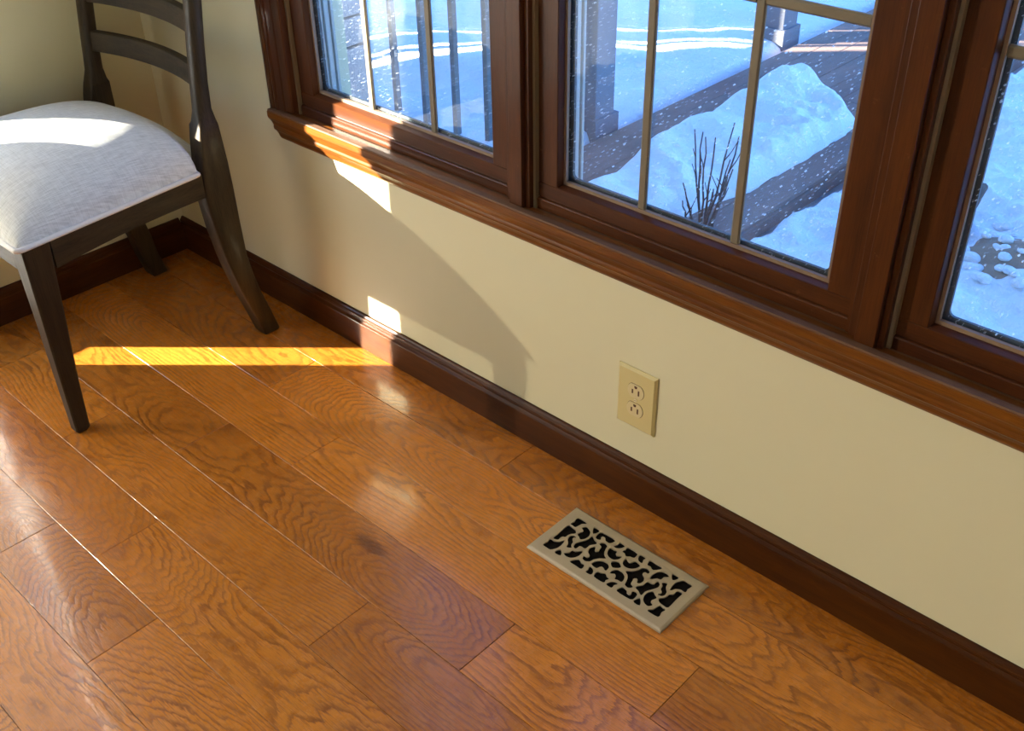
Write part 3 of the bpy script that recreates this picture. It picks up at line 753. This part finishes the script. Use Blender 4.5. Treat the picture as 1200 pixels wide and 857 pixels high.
# ================================================================ FLOOR REGISTER
RXc, RYc = 1.5675, -0.1669; RL2, RW2 = 0.1450, 0.0680
HOLES = [[(-123.3,45.4),(-102.8,46.0),(-109.0,38.4),(-111.9,25.3),(-118.1,26.0),(-122.9,25.9),(-121.2,34.7)],[(-123.3,18.2),(-115.2,19.3),(-106.4,18.0),(-101.9,12.7),(-106.9,6.3),(-109.1,-0.9),(-109.0,-5.8),(-113.4,-8.8),(-114.6,-13.9),(-114.0,-19.4),(-117.6,-21.7),(-122.6,-21.2),(-122.5,-4.8)],[(-124.6,-28.1),(-116.0,-28.3),(-108.0,-23.1),(-103.9,-15.0),(-101.3,-26.0),(-101.8,-36.5),(-107.9,-47.0),(-116.0,-47.3),(-124.2,-46.7),(-124.0,-40.6),(-122.9,-35.6)],[(-97.3,-47.2),(-93.4,-36.7),(-85.6,-46.4)],[(-97.2,37.6),(-89.7,36.1),(-84.1,31.9),(-79.9,23.5),(-80.3,14.0),(-85.1,7.6),(-89.7,10.5),(-96.4,13.6),(-95.7,18.4),(-93.6,23.4),(-94.9,28.3),(-100.9,31.2)],[(-93.4,5.2),(-97.4,2.6),(-96.5,-2.6),(-91.3,-7.1),(-88.8,-14.8),(-84.1,-19.5),(-90.5,-23.3),(-93.5,-15.0),(-100.7,-7.4),(-102.7,-0.2),(-100.3,5.1)],[(-81.7,-14.0),(-84.0,-7.2),(-81.4,0.2),(-76.0,10.1),(-73.7,17.2),(-74.1,25.9),(-66.5,21.7),(-58.3,19.1),(-58.3,15.0),(-63.9,7.0),(-64.1,-0.1),(-64.9,-4.8),(-71.6,-4.9),(-76.0,-6.9),(-76.3,-13.1),(-77.3,-16.0)],[(-83.4,-38.3),(-77.4,-31.9),(-77.1,-24.2),(-70.8,-22.0),(-63.7,-13.6),(-61.5,-23.4),(-63.6,-32.1),(-68.8,-38.7),(-76.5,-40.8)],[(-85.9,46.0),(-73.8,45.6),(-77.0,33.5)],[(-66.8,45.3),(-38.8,45.7),(-40.6,34.6),(-49.1,34.4),(-53.8,39.3),(-60.3,39.8),(-61.8,35.0),(-58.8,29.7),(-63.3,27.6),(-67.8,29.6),(-69.6,37.1)],[(-51.2,24.5),(-46.8,27.4),(-40.4,25.2),(-37.7,17.8),(-34.1,9.2),(-29.1,3.9),(-23.0,0.4),(-31.2,-6.6),(-37.0,-15.8),(-38.8,-23.2),(-44.6,-27.5),(-50.9,-26.4),(-53.4,-20.9),(-47.8,-20.4),(-45.5,-16.7),(-46.8,-12.0),(-53.3,-8.1),(-57.3,-0.9),(-56.3,6.0),(-52.7,8.2),(-49.6,2.0),(-45.4,1.0),(-41.6,5.4),(-43.4,11.6),(-45.2,17.9),(-52.1,20.6)],[(-31.2,24.6),(-24.6,24.7),(-19.4,26.4),(-17.3,20.5),(-12.2,17.3),(-5.1,21.7),(-5.1,15.0),(-10.0,8.0),(-18.3,6.9),(-26.0,10.7),(-30.7,18.2)],[(-27.1,46.2),(-16.7,45.6),(-19.0,37.6),(-23.6,33.4),(-29.8,32.8),(-26.5,38.8)],[(-9.8,45.8),(9.8,45.8),(12.6,34.7),(5.8,32.5),(0.4,28.6),(-5.1,32.3),(-11.4,33.6),(-8.9,39.7)],[(-63.5,-46.2),(-54.7,-33.5),(-47.0,-37.1),(-40.4,-36.9),(-38.2,-46.7),(-50.2,-46.7)],[(-30.1,-33.3),(-23.1,-34.6),(-18.7,-40.0),(-17.6,-46.1),(-27.4,-46.9),(-27.2,-40.1)],[(-31.6,-26.0),(-30.2,-18.0),(-25.9,-11.9),(-19.7,-8.2),(-11.8,-8.1),(-5.8,-13.2),(-4.6,-21.9),(-9.8,-19.6),(-15.1,-18.7),(-18.0,-22.3),(-20.6,-28.1)]]
HOLES = HOLES + [[(-x, -y) for x, y in h] for h in HOLES] + [[(-9.3, -0.3), (0.2, 7.9), (9.3, 0.3), (-0.2, -7.9)]]
rg = empty('floor_register', (RXc, RYc, 0.0)); tag(rg, 'satin nickel floor vent register with scrollwork grille', 'floor vent')
def chaikin(p):                              # rounded outline through the points
    out = []; n = len(p)
    for k in range(n):
        p0, p1, p2, p3 = p[k-1], p[k], p[(k+1) % n], p[(k+2) % n]
        for t in (0.0, 0.33, 0.67):
            q = []
            for i in (0, 1):
                m1 = 0.38*(p2[i]-p0[i]); m2 = 0.38*(p3[i]-p1[i])
                q.append((2*t**3-3*t*t+1)*p1[i] + (t**3-2*t*t+t)*m1 + (3*t*t-2*t**3)*p2[i] + (t**3-t*t)*m2)
            out.append(tuple(q))
    return out
cdat = bpy.data.curves.new('scroll_outline', 'CURVE'); cdat.dimensions = '2D'; cdat.fill_mode = 'BOTH'; cdat.extrude = 0.0011
def grow(p, d):                                # widen a traced opening by d on every side
    n = len(p); ar = sum(p[k][0]*p[(k+1) % n][1] - p[(k+1) % n][0]*p[k][1] for k in range(n)); sg = 1 if ar > 0 else -1; out = []
    for k in range(n):
        tx, ty = p[(k+1) % n][0]-p[k-1][0], p[(k+1) % n][1]-p[k-1][1]; l = math.hypot(tx, ty) or 1
        out.append((p[k][0] + sg*d*ty/l, p[k][1] - sg*d*tx/l))
    return out
loops = [[(-0.1275, -0.0505), (0.1275, -0.0505), (0.1275, 0.0505), (-0.1275, 0.0505)]] + [[(x*0.001, y*0.001) for x, y in grow(chaikin(h), 1.0)] for h in HOLES]
for lp in loops:
    spn = cdat.splines.new('POLY'); spn.points.add(len(lp)-1); spn.use_cyclic_u = True
    for pt, (x, y) in zip(spn.points, lp): pt.co = (x, y, 0, 1)
ctmp = bpy.data.objects.new('scroll_outline', cdat); COL.objects.link(ctmp)
bpy.context.view_layer.update()
gm = bpy.data.meshes.new_from_object(ctmp.evaluated_get(bpy.context.evaluated_depsgraph_get()))
bpy.data.objects.remove(ctmp); bpy.data.curves.remove(cdat)
gr = bpy.data.objects.new('scroll_grille', gm); COL.objects.link(gr); gm.materials.clear(); gm.materials.append(M['nickel'])
gr.location = (RXc, RYc, 0.0054); attach(gr, rg); gr.location = (RXc, RYc, 0.0054)
gm.transform(Matrix.Identity(4))
# frame: bevelled flat rim round the scrollwork
def rr(hx, hy, z): return [(RXc-hx, RYc-hy, z), (RXc+hx, RYc-hy, z), (RXc+hx, RYc+hy, z), (RXc-hx, RYc+hy, z)]
MB().loft([rr(0.1272, 0.0502, 0.0040), rr(0.1272, 0.0502, 0.0066), rr(0.1405, 0.0635, 0.0066), rr(0.1440, 0.0670, 0.0048), rr(0.1450, 0.0680, 0.0020), rr(0.1450, 0.0680, 0.0006), rr(0.1300, 0.0530, 0.0006), rr(0.1272, 0.0502, 0.0040)], cap=False).build('frame', 'nickel', rg)
MB().box(RXc-0.1290, RXc+0.1290, RYc-0.0520, RYc+0.0520, 0.0007, 0.0030).build('dark_duct', 'black', rg)

# ================================================================ OUTLET
OX0, OZ0, OW, OH = 1.4308, 0.1584, 0.0830, 0.1246
ol = empty('wall_outlet', (OX0+OW/2, 0, OZ0+OH/2)); tag(ol, 'almond double power outlet on the wall above the floor vent', 'outlet')
def fr(e, y): return [(OX0+e, y, OZ0+e), (OX0+OW-e, y, OZ0+e), (OX0+OW-e, y, OZ0+OH-e), (OX0+e, y, OZ0+OH-e)]
MB().loft([fr(0.0, -0.0002), fr(0.0, -0.0025), fr(0.0045, -0.0062)]).build('cover_plate', 'almond', ol)
cxo = OX0+OW/2; czo = OZ0+OH/2
for s in (1, -1):
    cz = czo + s*0.0194
    prof = []
    for k in range(32):
        a = 2*math.pi*k/32; x_ = 0.0172*math.cos(a); z_ = 0.0172*math.sin(a)
        prof.append((cxo+x_, max(min(z_, 0.0138), -0.0138)+cz))
    rc = MB().prism(prof, 'y', -0.0074, -0.0058).build('receptacle', 'almond2', ol)
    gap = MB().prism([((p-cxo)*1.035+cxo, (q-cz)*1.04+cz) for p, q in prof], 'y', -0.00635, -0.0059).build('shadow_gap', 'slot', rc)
    MB().box(cxo-0.0082, cxo-0.0050, -0.00755, -0.0070, cz-0.0060, cz+0.0028).build('slot', 'slot', rc)
    MB().box(cxo+0.0050, cxo+0.0082, -0.00755, -0.0070, cz-0.0070, cz+0.0038).build('slot', 'slot', rc)
    gp = [(cxo+0.0030*math.cos(R(a)), cz+0.0085+0.0030*math.sin(R(a))) for a in range(180, 361, 20)] + [(cxo+0.0030, cz+0.0110), (cxo-0.0030, cz+0.0110)]
    MB().prism(gp, 'y', -0.00755, -0.0070).build('ground_hole', 'slot', rc)
scp = [(cxo+0.0032*math.cos(2*math.pi*k/16), czo+0.0032*math.sin(2*math.pi*k/16)) for k in range(16)]
sc_ = MB().prism(scp, 'y', -0.0071, -0.0060).build('screw', 'screw', ol)
MB().box(cxo-0.0028, cxo+0.0028, -0.00718, -0.0070, czo-0.0004, czo+0.0004).build('screw_slot', 'slot', sc_)
